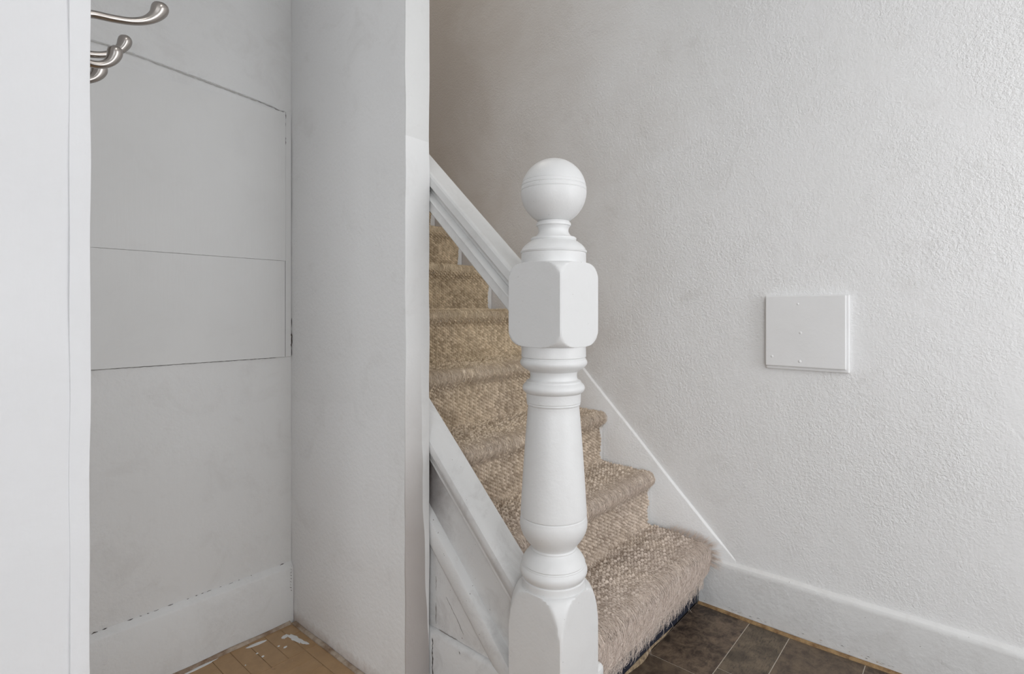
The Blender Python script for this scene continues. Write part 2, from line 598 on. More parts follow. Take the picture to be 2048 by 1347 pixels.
struct(sweep('trim_1', 'bead', [(0, 0), (0.010, 0), (0.0095, 0.004), (0.007, 0.007), (0.003, 0.0085), (0, 0.0085)],
             [lambda a, b, x=x: (x, YB - 0.0165 - a, b - 0.001 + 0.0012 * math.sin(x * 31)) for x in np.linspace(XJ + .001, XP0 - 0.014, 24)]))
struct(sweep('trim_2', 'bead', [(0, 0), (0.012, 0), (0.0115, 0.0035), (0.008, 0.006), (0.004, 0.0075), (0, 0.0075)],
             [lambda a, b, y=y: (XP0 - 0.0005 - a, y, b - 0.001 + 0.0012 * math.sin(y * 27)) for y in np.linspace(YP + .002, YB - 0.030, 24)]))

# skirting on the right-hand wall, rounded shoulder, and the raking wall string of the stairs
prof_r = [(0, -0.012), (0.0135, -0.012), (0.0155, 0.012), (0.0160, 0.145), (0.0150, 0.1535), (0.0120, 0.1585), (0.0075, 0.1600), (0.0035, 0.1635), (0, 0.166)]
br = struct(sweep('baseboard_right', 'trimpaint', prof_r, [lambda a, b, y=y: (XW - a, y, b + 0.0008 * math.sin(y * 17)) for y in np.linspace(-1.34, 0.722, 40)]))
struct(sweep('trim_3', 'oak_strip', [(0, 0), (0.012, 0), (0.0118, 0.003), (0.009, 0.0065), (0.002, 0.008), (0, 0.008)],
             [lambda a, b, y=y: (XW - 0.0162 - a + 0.003 * math.sin(y * 9 + 1), y, b - 0.002) for y in np.linspace(-1.34, 0.722, 60)]))
r_ = np.random.default_rng(11)
for i in range(26):
    y = r_.uniform(0.16, 0.70)
    z = 0.012 + abs(r_.normal(0, 0.006))
    ln = r_.uniform(0.002, 0.012)
    ragged('paint_chip', 'crack' if r_.random() < 0.6 else 'oak_strip', [(y, z), (y + ln, z + r_.uniform(-.001, .001))], r_.uniform(.001, .0026), XW - 0.0158, br, 'X', 120 + i, 0.0004)

# ------------------------------------------------------------------ floors
# hall tiles: courses of different widths, each tile a piece, recessed cream joints
grout = box('grout_bed', 'grout', 0.93, XW - 0.0005, -0.9, 0.7255, -0.011, -0.0012, 0, fl)
rows = [(-0.886, -0.70), (-0.70, -0.515), (-0.515, -0.40), (-0.40, -0.215), (-0.215, -0.04), (-0.04, 0.055), (0.055, 0.239), (0.239, 0.4345), (0.4345, 0.5515), (0.5515, 0.7255)]
joints = [[1.25, 1.6], [1.1, 1.45], [1.3], [1.2, 1.55], [1.08, 1.5], [1.35], [1.22, 1.48], [1.18, 1.44], [1.20, 1.516], [1.10, 1.449]]
mats = ['tile_a', 'tile_c', 'tile_b', 'tile_a', 'tile_c', 'tile_b', 'tile_a', 'tile_c', 'tile_b', 'tile_a']
g = 0.0011
for (y0, y1), js, mt in zip(rows, joints, mats):
    xs = [0.931] + js + [XW - 0.018]
    for k in range(len(xs) - 1):
        m_ = mt
        if (y0, k) == (0.5515, 1):
            m_ = 'tile_c'
        box('tile', m_, xs[k] + g, xs[k + 1] - g, y0 + g, y1 - g, -0.0105, 0.0, 0.0006, fl, 1)

# alcove parquet: basket weave, four fingers to a square
S = 0.2
fing = {}
for kx in range(-4, 2):
    for ky in range(-7, 1):
        bx0, by0 = 0.6 + kx * S, 1.497 + ky * S
        for q in range(4):
            if (kx + ky) % 2 == 0:
                a = (bx0 + q * S / 4, bx0 + (q + 1) * S / 4, by0, by0 + S)
            else:
                a = (bx0, bx0 + S, by0 + q * S / 4, by0 + (q + 1) * S / 4)
            x0, x1, y0, y1 = a
            if y0 > 0.77 and x1 > XJ:
                x1 = min(x1, XP0 - 0.002) if y1 > YP else x1
            x1 = min(x1, 0.928)
            y1 = min(y1, YB - 0.018)
            if x1 - x0 < 0.01 or y1 - y0 < 0.01 or (x1 <= XJ + 0.01 and y0 > YJ - 0.02):
                continue
            if x0 < XJ and y1 > YJ:
                x0 = XJ + 0.001
            key = tuple(round(v, 4) for v in (x0, x1, y0, y1))
            h = 0.0006 * rng.uniform(-1, 0)
            box('parquet_finger', 'parquet', x0 + 0.0004, x1 - 0.0004, y0 + 0.0004, y1 - 0.0004, -0.0115, h, 0.0007, fl, 1)


def blob(name, mat, cx, cy, rx, ry, ang, seed, h=0.0012, parent=None, n=26, rough=0.22):
    r = np.random.default_rng(seed)
    V, F = [(cx, cy, h)], []
    k = r.uniform(1 - rough, 1 + rough, n)
    k = (k + np.roll(k, 1)) / 2
    ca, sa = math.cos(ang), math.sin(ang)
    for rr, zz in ((0.75, h), (1.0, 0.0001)):
        for i in range(n):
            t = 2 * math.pi * i / n
            x, y = rx * math.cos(t) * k[i] * rr, ry * math.sin(t) * k[i] * rr
            V.append((cx + ca * x - sa * y, cy + sa * x + ca * y, zz))
    for i in range(n):
        j = (i + 1) % n
        F.append((0, 1 + i, 1 + j))
        F.append((1 + i, 1 + n + i, 1 + n + j, 1 + j))
    m = mesh_pd(name, V, F)
    o = obj(name, m, mat, parent)
    return o


for i, a in enumerate(((0.718, 1.634, 0.030, 0.0075, -0.12, .08), (0.807, 1.572, 0.010, 0.036, 0.1, .35), (0.792, 1.606, 0.012, 0.008, 0.4, .3),
                       (0.768, 1.555, 0.006, 0.004, .3, .2), (0.757, 1.574, 0.004, 0.003, 0, .2), (0.700, 1.588, 0.0035, 0.0025, 0, .2),
                       (0.705, 1.562, 0.004, 0.0035, .5, .2), (0.655, 1.56, 0.002, 0.002, 0, .2), (0.560, 1.648, 0.05, 0.005, 0.05, .25), (0.815, 1.535, 0.006, 0.02, 0.2, .35))):
    blob('paint_spot', 'white_drip', a[0], a[1], a[2], a[3], a[4], 200 + i, 0.0011, fl, 30, a[5])

# ------------------------------------------------------------------ staircase
RISE, GO = 0.193, 0.197
NST = 11


def tip_y(n):
    return 0.476 + GO * n


def top_z(n):
    return 0.037 + RISE * n


stairs = empty('staircase', (1.36, 0.727, 0))
SO = Vector(stairs.location)


def into(o):
    """parent keeping the world position (parent has no rotation or scale)."""
    o.parent = stairs
    o.location = -SO
    return o


for n in range(1, NST + 1):
    y, z = tip_y(n), top_z(n)
    yb = tip_y(n + 1) + 0.036
    into(box('tread', 'stairwood', 1.0105 if n > 1 else 1.038, 1.8125, y + 0.014 if n > 1 else 0.705, yb + 0.012, z - 0.046, z - (0.024 if n == 1 else 0.018), 0.006))
    z0 = top_z(n - 1) - 0.024 if n > 1 else 0.0
    yr = y + 0.036 if n > 1 else 0.729
    into(box('riser', 'stairwood' if n > 1 else 'navy', 1.0105 if n > 1 else 1.038, 1.8125, yr, yr + 0.015, z0, z - 0.046))

# wall string: raking board with a softly rounded, painted-over top edge
def wz(y):
    return 0.2485 + 1.003 * (y - 0.680)


prof_ws = [(0.0005, -0.55), (0.0110, -0.55), (0.0110, -0.0040), (0.0100, -0.0015), (0.0075, 0.0005), (0.004, 0.0020), (0.0005, 0.0035)]
ys = np.concatenate([np.linspace(0.604, 0.72, 10), np.linspace(0.76, 3.0, 56)])
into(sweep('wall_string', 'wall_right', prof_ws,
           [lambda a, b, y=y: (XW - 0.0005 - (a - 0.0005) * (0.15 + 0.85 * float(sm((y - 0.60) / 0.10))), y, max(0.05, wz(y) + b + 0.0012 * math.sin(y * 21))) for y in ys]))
into(sweep('floor_strip', 'debris', [(0, 0), (0.012, 0), (0.010, 0.006), (0.004, 0.009), (0, 0.009)],
           [lambda a, b, x=x: (x, 0.7285 - a * (0.45 + 0.35 * math.sin(x * 37)) * min(1, (1.625 - x) / 0.2), b * min(1, (1.63 - x) / 0.15)) for x in np.linspace(1.041, 1.62, 60)]))


M['hair'] = plain('grey_brown_hairline', (0.24, 0.21, 0.19), 0.9)


# closed outer string: cap, moulding, recessed raking panel, bead, spandrel
def cz(y):
    return 0.7533 + 0.975 * (y - 1.1837)


Y0S, Y1S = 0.7839, 1.8935  # outer string, handrail and newel sizes and positions are scaled about the camera
ysl = np.linspace(Y0S, Y1S, 22)


def raking(name, prof, mat='string', wob=0.0010, seed=0, y0=Y0S, y1=Y1S, zmin=0.005):
    yy = np.linspace(y0, y1, 48)
    w = vnoise(seed + 300, 48, 3.0) * wob
    return into(sweep(name, mat, prof, [lambda a, b, y=y, k=k: (a, y, max(zmin, cz(y) + b + w[k])) for k, y in enumerate(yy)]))


raking('string_cap', [(1.0084, -0.0519), (1.0100, -0.0108), (1.0063, -0.0022), (0.9987, 0.0016), (0.9738, 0.0011), (0.9500, -0.0005), (0.9381, -0.0043), (0.9316, -0.0130),
                      (0.9302, -0.0238), (0.9311, -0.0390), (0.9348, -0.0476), (0.9381, -0.0519)], seed=1)
raking('string_moulding', [(1.0063, -0.0909), (1.0063, -0.0525), (0.9381, -0.0525), (0.9403, -0.0628), (0.9451, -0.0682), (0.9451, -0.0801), (0.9511, -0.0909)], seed=2)
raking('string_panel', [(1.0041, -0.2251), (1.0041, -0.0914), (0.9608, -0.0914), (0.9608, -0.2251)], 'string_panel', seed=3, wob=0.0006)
raking('string_bead', [(1.0041, -0.3030), (1.0041, -0.2256), (0.9478, -0.2256), (0.9376, -0.2305), (0.9343, -0.2380), (0.9343, -0.2835), (0.9370, -0.2932), (0.9457, -0.3030)], seed=4)


def spandrel():
    y0, y1 = Y0S, Y1S
    V, F = [], []
    yy = np.linspace(y0, y1, 36)
    for y in yy:
        zt = max(0.1604, cz(y) - 0.3035)
        V += [(0.9457, y, 0.1593), (0.9457, y, zt), (1.0041, y, zt), (1.0041, y, 0.1593)]
    for k in range(35):
        for i in range(4):
            j = (i + 1) % 4
            F.append((k * 4 + i, k * 4 + j, k * 4 + 4 + j, k * 4 + 4 + i))
    F += [(0, 1, 2, 3), tuple(140 + i for i in (3, 2, 1, 0))]
    m = mesh_pd('spandrel_panel', V, F)
    bm = bmesh.new()
    bm.from_mesh(m)
    bmesh.ops.recalc_face_normals(bm, faces=bm.faces)
    bm.to_mesh(m)
    bm.free()
    return into(obj('spandrel_panel', m, 'string'))


spandrel()
into(sweep('spandrel_base', 'string', [(1.0041, 0.0010), (1.0041, 0.1582), (0.9446, 0.1582), (0.9370, 0.1539), (0.9327, 0.1452), (0.9327, 0.0010)],
           [lambda a, b, y=y: (a, y, b + 0.0008 * math.sin(y * 37)) for y in np.linspace(Y0S, Y1S, 30)]))
for i, (p, x, w_) in enumerate(((((0.9792, 0.1831), (1.0009, 0.2101), (1.0441, 0.2556)), 0.9452, 0.0019),
                                (((1.0009, 0.1609), (1.0333, 0.1604), (1.0712, 0.1614)), 0.9440, 0.0022),
                                (((0.9792, 0.1398), (0.9825, 0.1463)), 0.9323, 0.0043),
                                (((1.0820, 0.0262), (1.0831, 0.0803), (1.0820, 0.1398)), 0.9320, 0.0045),
                                (((1.0831, 0.1723), (1.0836, 0.2264)), 0.9452, 0.0032),
                                (((1.0836, 0.2588), (1.0836, 0.2967)), 0.9452, 0.0024))):
    into(ragged('paint_crack', 'crack' if i in (2, 3) else 'hair', list(p), w_, x, None, 'X', 402 + i, 0.0004))
tag(stairs, 'steep closed-string staircase with white painted panelled side behind the turned post', 'staircase')


# ------------------------------------------------------------------ handrail
def rz(y):
    return 1.1282 + 0.945 * (y - 0.8461)


hr = empty('handrail', (0.895, 0.9, 0))
HO = Vector(hr.location)


def railpart(name, prof, seed):
    yy = np.linspace(Y0S, Y1S, 40)
    w = vnoise(seed, 40, 4) * 0.0006
    o = sweep(name, 'rail', prof, [lambda a, b, y=y, k=k: (a, y, rz(y) + b + w[k]) for k, y in enumerate(yy)], smooth_angle=18)
    o.parent = hr
    o.location = -HO
    return o


railpart('grip', [(1.0019, -0.0573), (1.0063, -0.0433), (1.0084, -0.0216), (1.0084, -0.0087), (1.0063, -0.0022), (1.0019, 0.0011), (0.9684, 0.0022), (0.9392, 0.0011), (0.9332, -0.0022), (0.9305, -0.0087),
                  (0.9305, -0.0325), (0.9327, -0.0357), (0.9386, -0.0400), (0.9435, -0.0476), (0.9457, -0.0573)], 501)
railpart('lower_moulding', [(1.0041, -0.1060), (1.0073, -0.1017), (1.0073, -0.0671), (1.0019, -0.0579), (0.9457, -0.0579), (0.9370, -0.0628), (0.9311, -0.0671), (0.9300, -0.0714), (0.9338, -0.0747),
                            (0.9338, -0.1017), (0.9370, -0.1060)], 502)
tag(hr, 'white painted moulded handrail sloping from the turned post up to the wall edge', 'handrail')

# ------------------------------------------------------------------ newel post
NX, NY, NS = 0.9635, 0.7117, 0.0720     # centre and half side
PX = 0.001110                             # one image pixel of the turning profiles below, in metres (620 = 1 m above the floor)
newel = empty('newel_post', (NX, NY, 0))


def pz(y):
    return 1.0 + (620.0 - y) * PX


def lathe(name, prof, square=None, nseg=128, parent=newel, mat='newel', jitter=0.0):
    """prof: list of (row, radius) in image pixels, from top to bottom. square: half side to clip to."""
    V, F = [], []
    th = np.linspace(0, 2 * math.pi, nseg, endpoint=False) + math.pi / nseg
    for y, r in prof:
        R = r * PX
        for t in th:
            q = R
            if square:
                s_ = square / max(abs(math.cos(t)), abs(math.sin(t)))
                q = min(R, s_)
            V.append((q * math.cos(t), q * math.sin(t), pz(y)))
    n = nseg
    for k in range(len(prof) - 1):
        for i in range(n):
            j = (i + 1) % n
            F.append((k * n + i, (k + 1) * n + i, (k + 1) * n + j, k * n + j))
    F.append(tuple(range(n)))
    F.append(tuple((len(prof) - 1) * n + i for i in range(n - 1, -1, -1)))
    m = mesh_pd(name, V, F)
    o = obj(name, m, mat, parent)
    smooth_by_angle(m, 28)
    return o


def arc(y0, r0, y1, r1, bulge, k=8):
    """curve between two profile points; bulge in image pixels outward at the middle."""
    out = []
    for i in range(k + 1):
        t = i / k
        out.append((y0 + (y1 - y0) * t, r0 + (r1 - r0) * t + bulge * 4 * t * (1 - t)))
    return out


# ball finial with two scored lines
ball = []
for i in range(61):
    a = math.pi * (0.02 + 0.83 * i / 60)
    y, r = 384.0 - 66.0 * math.cos(a), 65.5 * math.sin(a)
    for gy in (366, 374, 383):
        r -= 0.9 * math.exp(-((y - gy) / 1.0) ** 2)
    ball.append((y, r))
# extra rows around the scores
for gy in (366, 374, 383):
    for d in (-1.6, -0.8, 0.0, 0.8, 1.6):
        y = gy + d
        r = 65.5 * math.sqrt(max(0, 1 - ((y - 384) / 66.0) ** 2)) - 0.9 * math.exp(-(d / 0.9) ** 2)
        ball.append((y, r))
ball = sorted(ball)
lathe('ball_finial', ball)
neck = [(443, 31), (447, 34.5), (452, 34.5), (453, 32.5)] + arc(454, 32, 474, 37, -4.5, 8) + [(475, 43), (477, 45.5), (480, 45.5), (481, 44.5)]
neck += arc(482, 45, 501, 64.5, 3.0, 8) + [(503, 66.2), (506, 65.5), (507, 64), (509, 64.6), (530, 64.6)]
lathe('turned_neck', neck)


def block_rows(yt, yb, top=True, bot=True, r0=64.8, rmax=90.5, hh=34):
    rows_ = []
    if top:
        for i in range(13):
            a = math.pi / 2 * i / 12
            rows_.append((yt + hh * (1 - math.cos(a)), r0 + (rmax - r0) * math.sin(a)))
    else:
        rows_.append((yt, rmax))
    if bot:
        for i in range(13):
            a = math.pi / 2 * (1 - i / 12)
            rows_.append((yb - hh * (1 - math.cos(a)), r0 + (rmax - r0) * math.sin(a)))
    else:
        rows_.append((yb, rmax))
    return rows_


lathe('square_block', block_rows(527, 691), square=NS, nseg=160)
sh = [(689, 64), (712, 64.5), (713.5, 62.5), (716, 64.5)] + arc(717, 64.5, 738, 54, 6.5, 8) + [(740, 50), (741, 48.5)]
sh += arc(742, 48, 757, 48, -1.5, 5) + [(758, 50.5), (760, 54), (762, 55)] + arc(763, 55, 783, 57, 6.0, 8) + [(784, 55), (786, 54.5), (802, 54), (803.5, 52.8), (805, 53.4), (807, 53), (808.5, 51.4)]
sh += arc(810, 51, 1010, 65.3, 0.8, 14) + [(1018, 66), (1024, 66), (1026, 64.2), (1028, 65.8)]
sh += arc(1030, 66, 1085, 45.5, 8.5, 14) + [(1088, 44.5), (1091, 46), (1093, 45.5)] + arc(1095, 46.5, 1118, 63, 2.0, 7) + [(1120, 61.5), (1122, 63)]
sh += arc(1123, 63, 1146, 62, 4.5, 8) + [(1148, 60.5), (1150, 62.5), (1170, 63)]
lathe('turned_shaft', sh)
lathe('square_base', block_rows(1163, 1340, True, False, 63.5, 90.5, 95) + [(1521, 90.5)], square=NS, nseg=160)
pl = box('base_moulding', 'newel', -0.02, 0.1120, -0.066, 0.035, 0.12, 0.193, 0.014, newel, 4)
pl2 = box('plinth', 'newel', -NS - 0.0, NS + 0.004, -NS - 0.004, NS, 0.0005, 0.118, 0.004, newel, 2)
tag(newel, 'white turned wooden newel post topped by a ball at the foot of the stairs', 'newel post')

# ------------------------------------------------------------------ stair carpet
DS = 0.002
ctrl = [(tip_y(1) + 0.030, 0.098), (tip_y(1) + 0.012, 0.125), (tip_y(1) + 0.002, 0.165)]
for n in range(1, NST):
    y, z = tip_y(n), top_z(n)
    if n > 1:
        ctrl += [(y + 0.026, top_z(n - 1) + 0.012), (y + 0.024, z - 0.060), (y + 0.012, z - 0.048), (y + 0.001, z - 0.036)]
    dr = 0.010 if n == 1 else 0.003       # the worn pile sags towards the nosing
    ctrl += [(y - 0.001, z - 0.021 - dr), (y + 0.006, z - 0.007 - dr), (y + 0.024, z - dr), (y + 0.085, z - dr * 0.5), (tip_y(n + 1) - 0.02, z - 0.001), (tip_y(n + 1) + 0.020, z)]
ctrl = np.array(ctrl)
seg = np.linalg.norm(np.diff(ctrl, axis=0), axis=1)
cum = np.concatenate([[0], np.cumsum(seg)])
NSS = int(cum[-1] / DS)
ss = np.linspace(0, cum[-1], NSS)
py = np.interp(ss, cum, ctrl[:, 0])
pzz = np.interp(ss, cum, ctrl[:, 1])
kern = np.exp(-0.5 * (np.arange(-12, 13) / 4.0) ** 2)
kern /= kern.sum()
py = np.convolve(np.pad(py, 12, mode='edge'), kern, 'valid')
pzz = np.convolve(np.pad(pzz, 12, mode='edge'), kern, 'valid')
ty, tz = np.gradient(py), np.gradient(pzz)
tl = np.hypot(ty, tz) + 1e-9
ty, tz = ty / tl, tz / tl
ny_, nz_ = -tz, ty                     # outward normal (towards -Y / +Z)
# arc position of each nosing tip
tipS = [cum[np.argmin(np.abs(ctrl[:, 0] - (tip_y(n) - 0.001)) + np.abs(ctrl[:, 1] - (top_z(n) - 0.024)))] for n in range(1, NST)]


def grid2(seed, shape, per):
    r = np.random.default_rng(seed)
    k = (int(shape[0] / per[0]) + 3, int(shape[1] / per[1]) + 3)
    kn = r.uniform(-1, 1, k)
    a = np.arange(shape[0]) / per[0]
    b = np.arange(shape[1]) / per[1]
    ia, ib = a.astype(int), b.astype(int)
    fa, fb = sm(a - ia)[:, None], sm(b - ib)[None, :]
    g00, g10 = kn[np.ix_(ia, ib)], kn[np.ix_(ia + 1, ib)]
    g01, g11 = kn[np.ix_(ia, ib + 1)], kn[np.ix_(ia + 1, ib + 1)]
    return (g00 * (1 - fa) + g10 * fa) * (1 - fb) + (g01 * (1 - fa) + g11 * fa) * fb


NXX = 394
uu = np.linspace(0, 1, NXX)
xl = np.where(py < 0.80, 1.0400, 1.0130)
xl = np.convolve(np.pad(xl, 12, mode='edge'), kern, 'valid')
riser_like = np.clip(tz, 0, 1) ** 2
xr = 1.797 - 0.012 * riser_like + 0.003 * vnoise(77, NSS, 14)
xr = np.convolve(np.pad(xr, 12, mode='edge'), kern, 'valid')
XX = xl[:, None] + (xr - xl)[:, None] * uu[None, :]
SS = np.repeat(ss[:, None], NXX, 1)
# wear: loops flattened and brushed out over the nosings
wear = np.zeros_like(SS)
for k, ts in enumerate(tipS):
    d_ = SS - (ts + 0.012)
    wear = np.maximum(wear, np.exp(-(d_ / np.where(d_ > 0, 0.062, 0.040 if k == 0 else 0.030)) ** 2))
wear = np.clip(wear * (0.95 + 0.25 * grid2(5, SS.shape, (20, 50))), 0, 1)
# loops
PXL, PSL = 0.0104, 0.0116
warpx = XX + 0.0022 * grid2(6, SS.shape, (30, 30)) + 0.0009 * grid2(12, SS.shape, (5, 5))
warps = SS + 0.0028 * grid2(7, SS.shape, (40, 40)) + 0.0010 * grid2(13, SS.shape, (5, 5))
warpx = warpx + 0.0013 * np.sin(2 * math.pi * warps / PSL + 0.6)
ci = np.floor(warpx / PXL).astype(int)
ci -= ci.min()
ca_ = (warpx / PXL - np.floor(warpx / PXL)) * 2 - 1
shift = (ci % 2) * 0.5
rowf = warps / PSL + shift + 0.22 * ca_          # slanted twist
ri = np.floor(rowf).astype(int)
rb = (rowf - ri) * 2 - 1
rt = np.random.default_rng(9).uniform(0, 1, (ri.max() - ri.min() + 2, ci.max() + 2))
tone = rt[ri - ri.min(), ci]
hgt = np.sqrt(np.clip(1.02 - 1.0 * ca_ ** 2 - 0.62 * rb ** 2, 0, 1)) * (0.7 + 0.5 * tone)
H = 0.0132 * (hgt - 0.72) * (1 - 0.66 * wear) + 0.0006 * grid2(14, SS.shape, (2, 2))
streak = 0.6 * grid2(15, SS.shape, (22, 1.6)) + 0.5 * grid2(19, SS.shape, (14, 4))
H += 0.0024 * wear * streak
H += 0.0030 * grid2(8, SS.shape, (34, 70)) + 0.0022 * grid2(16, SS.shape, (16, 26))
# rolled edges
edge = np.minimum(uu, 1 - uu)[None, :] * (xr - xl)[:, None]
H -= 0.010 * (1 - sm(edge / 0.010)) ** 2
H -= 0.004 * (1 - sm(SS / 0.012))
VY = py[:, None] + ny_[:, None] * H
VZ = pzz[:, None] + nz_[:, None] * H
co = np.stack([XX, VY, VZ], -1).reshape(-1, 3)
tone2 = np.clip(tone * 0.55 + 0.25 + 0.30 * (hgt - 0.6) + 0.15 * grid2(21, SS.shape, (40, 60)), 0, 1)  # tone falls with loop height, painting shade into the gaps
tone2 = tone2 * (1 - wear) + wear * np.clip(0.55 + 0.4 * streak, 0, 1)


def grid_mesh(name, co, n0, n1):
    me = bpy.data.meshes.new(name)
    idx = np.arange(n0 * n1).reshape(n0, n1)
    q = np.stack([idx[:-1, :-1], idx[:-1, 1:], idx[1:, 1:], idx[1:, :-1]], -1).reshape(-1, 4)
    me.vertices.add(n0 * n1)
    me.vertices.foreach_set('co', co.astype(np.float32).ravel())
    me.loops.add(q.size)
    me.loops.foreach_set('vertex_index', q.astype(np.int32).ravel())
    me.polygons.add(len(q))
    me.polygons.foreach_set('loop_start', (np.arange(len(q)) * 4).astype(np.int32))
    me.polygons.foreach_set('use_smooth', np.ones(len(q), bool))
    me.update(calc_edges=True)
    return me


cm = grid_mesh('stair_carpet', co, NSS, NXX)
at = cm.attributes.new('tone', 'FLOAT', 'POINT')
at.data.foreach_set('value', tone2.astype(np.float32).ravel())
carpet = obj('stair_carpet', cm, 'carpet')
tag(carpet, 'worn beige loop-pile carpet covering the steps, frayed at the lowest edge', 'carpet')


# frayed fibres: each a tapering three-sided strand that follows the carpet's curve
def surf(s, x, h):
    s = np.asarray(s)
    i = np.clip(s / cum[-1] * (NSS - 1), 0, NSS - 1)
    k = i.astype(int)
    y, z = py[k] + ny_[k] * h, pzz[k] + nz_[k] * h
    under = np.minimum(s, 0)                        # hanging below the lower hem
    return np.stack([x, y + under * 0.05, z + under], -1)


def strands(name, paths, rad, tones, parent):
    """paths (N, K, 3); rad (N,)"""
    N, K, _ = paths.shape
    T = np.gradient(paths, axis=1)
    T /= np.linalg.norm(T, axis=2, keepdims=True) + 1e-9
    ref = np.array([0.31, 0.52, 0.79])
    A = np.cross(T, ref)
    A /= np.linalg.norm(A, axis=2, keepdims=True) + 1e-9
    B = np.cross(T, A)
    taper = np.linspace(1, 0.35, K)[None, :, None] * rad[:, None, None]
    rings = []
    for a in (0, 2.0944, 4.18879):
        rings.append(paths + (A * math.cos(a) + B * math.sin(a)) * taper)
    V = np.stack(rings, 2).reshape(-1, 3)           # N,K,3
    base = (np.arange(N) * K * 3)[:, None, None]
    q = []
    for k in range(K - 1):
        for i in range(3):
            j = (i + 1) % 3
            q.append([k * 3 + i, k * 3 + j, k * 3 + 3 + j, k * 3 + 3 + i])
    Q = (base + np.array(q)[None]).reshape(-1, 4)
    me = bpy.data.meshes.new(name)
    me.vertices.add(len(V))
    me.vertices.foreach_set('co', V.astype(np.float32).ravel())
    me.loops.add(Q.size)
    me.loops.foreach_set('vertex_index', Q.astype(np.int32).ravel())
    me.polygons.add(len(Q))
    me.polygons.foreach_set('loop_start', (np.arange(len(Q)) * 4).astype(np.int32))
    me.polygons.foreach_set('use_smooth', np.ones(len(Q), bool))
    me.update(calc_edges=True)
    a = me.attributes.new('tone', 'FLOAT', 'POINT')
    a.data.foreach_set('value', np.repeat(tones, K * 3).astype(np.float32))
    o = obj(name, me, 'fibre', parent)
    o['kind'] = 'stuff'
    return o


def combed(n, s_lo, s_hi, x_lo, x_hi, len_lo, len_hi, lift, sway, seed, K=5, drift=0.0):
    r = np.random.default_rng(seed)
    s0 = np.clip(r.normal((s_lo + s_hi) / 2, (s_hi - s_lo) * 0.30, n), s_lo - 0.2 * (s_hi - s_lo), s_hi + 0.5 * (s_hi - s_lo))
    x0 = r.uniform(x_lo, x_hi, n)
    clump = np.sin(x0 * 210 + 1.3 * np.sin(x0 * 57)) * 0.5
    L = r.uniform(len_lo, len_hi, n) * (1 + 0.25 * clump)
    lf = r.uniform(0.3, 1.0, n) * lift
    sw = r.normal(0, sway, n) + clump * sway * 1.2 + drift * L
    t = np.linspace(0, 1, K)[None, :]
    S_ = s0[:, None] - L[:, None] * t
    S_ = np.maximum(S_, (-0.026 + 0.012 * clump + r.normal(0, 0.006, n))[:, None] + 0.004 * (1 - t))
    h = 0.0015 + lf[:, None] * np.sin(t * 2.2) + r.normal(0, 0.0006, (n, K))
    X_ = x0[:, None] + sw[:, None] * t ** 1.5 + 0.0022 * np.sin(t * 5.5 + r.uniform(0, 6, n)[:, None])
    tones = np.clip(0.55 + 0.28 * clump + r.normal(0, 0.22, n), 0, 1)
    return surf(S_, X_, h), tones


P1, T1 = combed(9000, 0.000, tipS[0] + 0.036, 1.043, 1.792, 0.020, 0.046, 0.0055, 0.009, 31, 7, -0.3)
strands('frayed_fringe', P1, np.random.default_rng(1).uniform(0.00032, 0.00068, len(P1)), T1, carpet)
allP, allT = [], []
for k in range(1, 7):
    cnt = (3400, 2800, 2200, 1500, 900, 400)[k - 1]
    P, T_ = combed(cnt, tipS[k] - 0.024, tipS[k] + 0.058, 1.016, 1.788, 0.018, 0.040, 0.0022, 0.005, 40 + k, 5, -0.2)
    allP.append(P)
    allT.append(T_)
P2, T2 = np.concatenate(allP), np.concatenate(allT)
strands('brushed_fibres', P2, np.random.default_rng(2).uniform(0.0003, 0.00055, len(P2)), T2, carpet)
# hairs standing up along the wall end of the lowest tread
r_ = np.random.default_rng(55)
nE = 800
s0 = tipS[0] + 0.055 + 0.1 * r_.uniform(-1, 1, nE) + 0.006 * r_.normal(0, 1, nE)
s0 = s0 + 0.005 * np.sin(s0 * 330)
x0 = 1.795 - np.abs(r_.normal(0, 0.008, nE))
root = surf(s0, x0, np.zeros(nE))
t = np.linspace(0, 1, 5)[None, :, None]
Lh = r_.uniform(0.010, 0.036, nE)[:, None, None]
k0 = np.clip(s0 / cum[-1] * (NSS - 1), 0, NSS - 1).astype(int)
up = np.stack([r_.normal(0.02, 0.18, nE), ny_[k0] * 0.6 + r_.normal(-0.35, 0.3, nE), nz_[k0] * 0.85 + 0.1], -1)
up /= np.linalg.norm(up, axis=1, keepdims=True)
P3 = root[:, None, :] + up[:, None, :] * Lh * t + np.stack([np.zeros(nE), r_.normal(-0.006, 0.004, nE), r_.normal(-0.004, 0.003, nE)], -1)[:, None, :] * t ** 2
P3[:, :, 0] = np.minimum(P3[:, :, 0], 1.8105)
strands('edge_hairs', P3, r_.uniform(0.00025, 0.00042, nE), np.clip(r_.normal(0.6, 0.3, nE), 0, 1), carpet)
# a few long loose threads off the hem
nT = 26
x0 = r_.uniform(1.28, 1.72, nT)
t = np.linspace(0, 1, 7)[None, :]
Ll = r_.uniform(0.03, 0.075, nT)
pth = np.stack([x0[:, None] + r_.normal(0, 0.016, nT)[:, None] * t ** 1.6, (tip_y(1) + 0.016) + r_.normal(0, 0.006, nT)[:, None] * t + 0 * x0[:, None],
                0.118 - Ll[:, None] * t + 0.004 * np.sin(5 * t + x0[:, None] * 40)], -1)
strands('loose_threads', pth, r_.uniform(0.0003, 0.0006, nT), r_.uniform(0.8, 1.0, nT), carpet)

# ------------------------------------------------------------------ access panel on the right wall
ap = empty('access_panel', (XW, 0.394, 0.82))


def ap_in(o):
    o.parent = ap
    o.location = -Vector(ap.location)
    return o


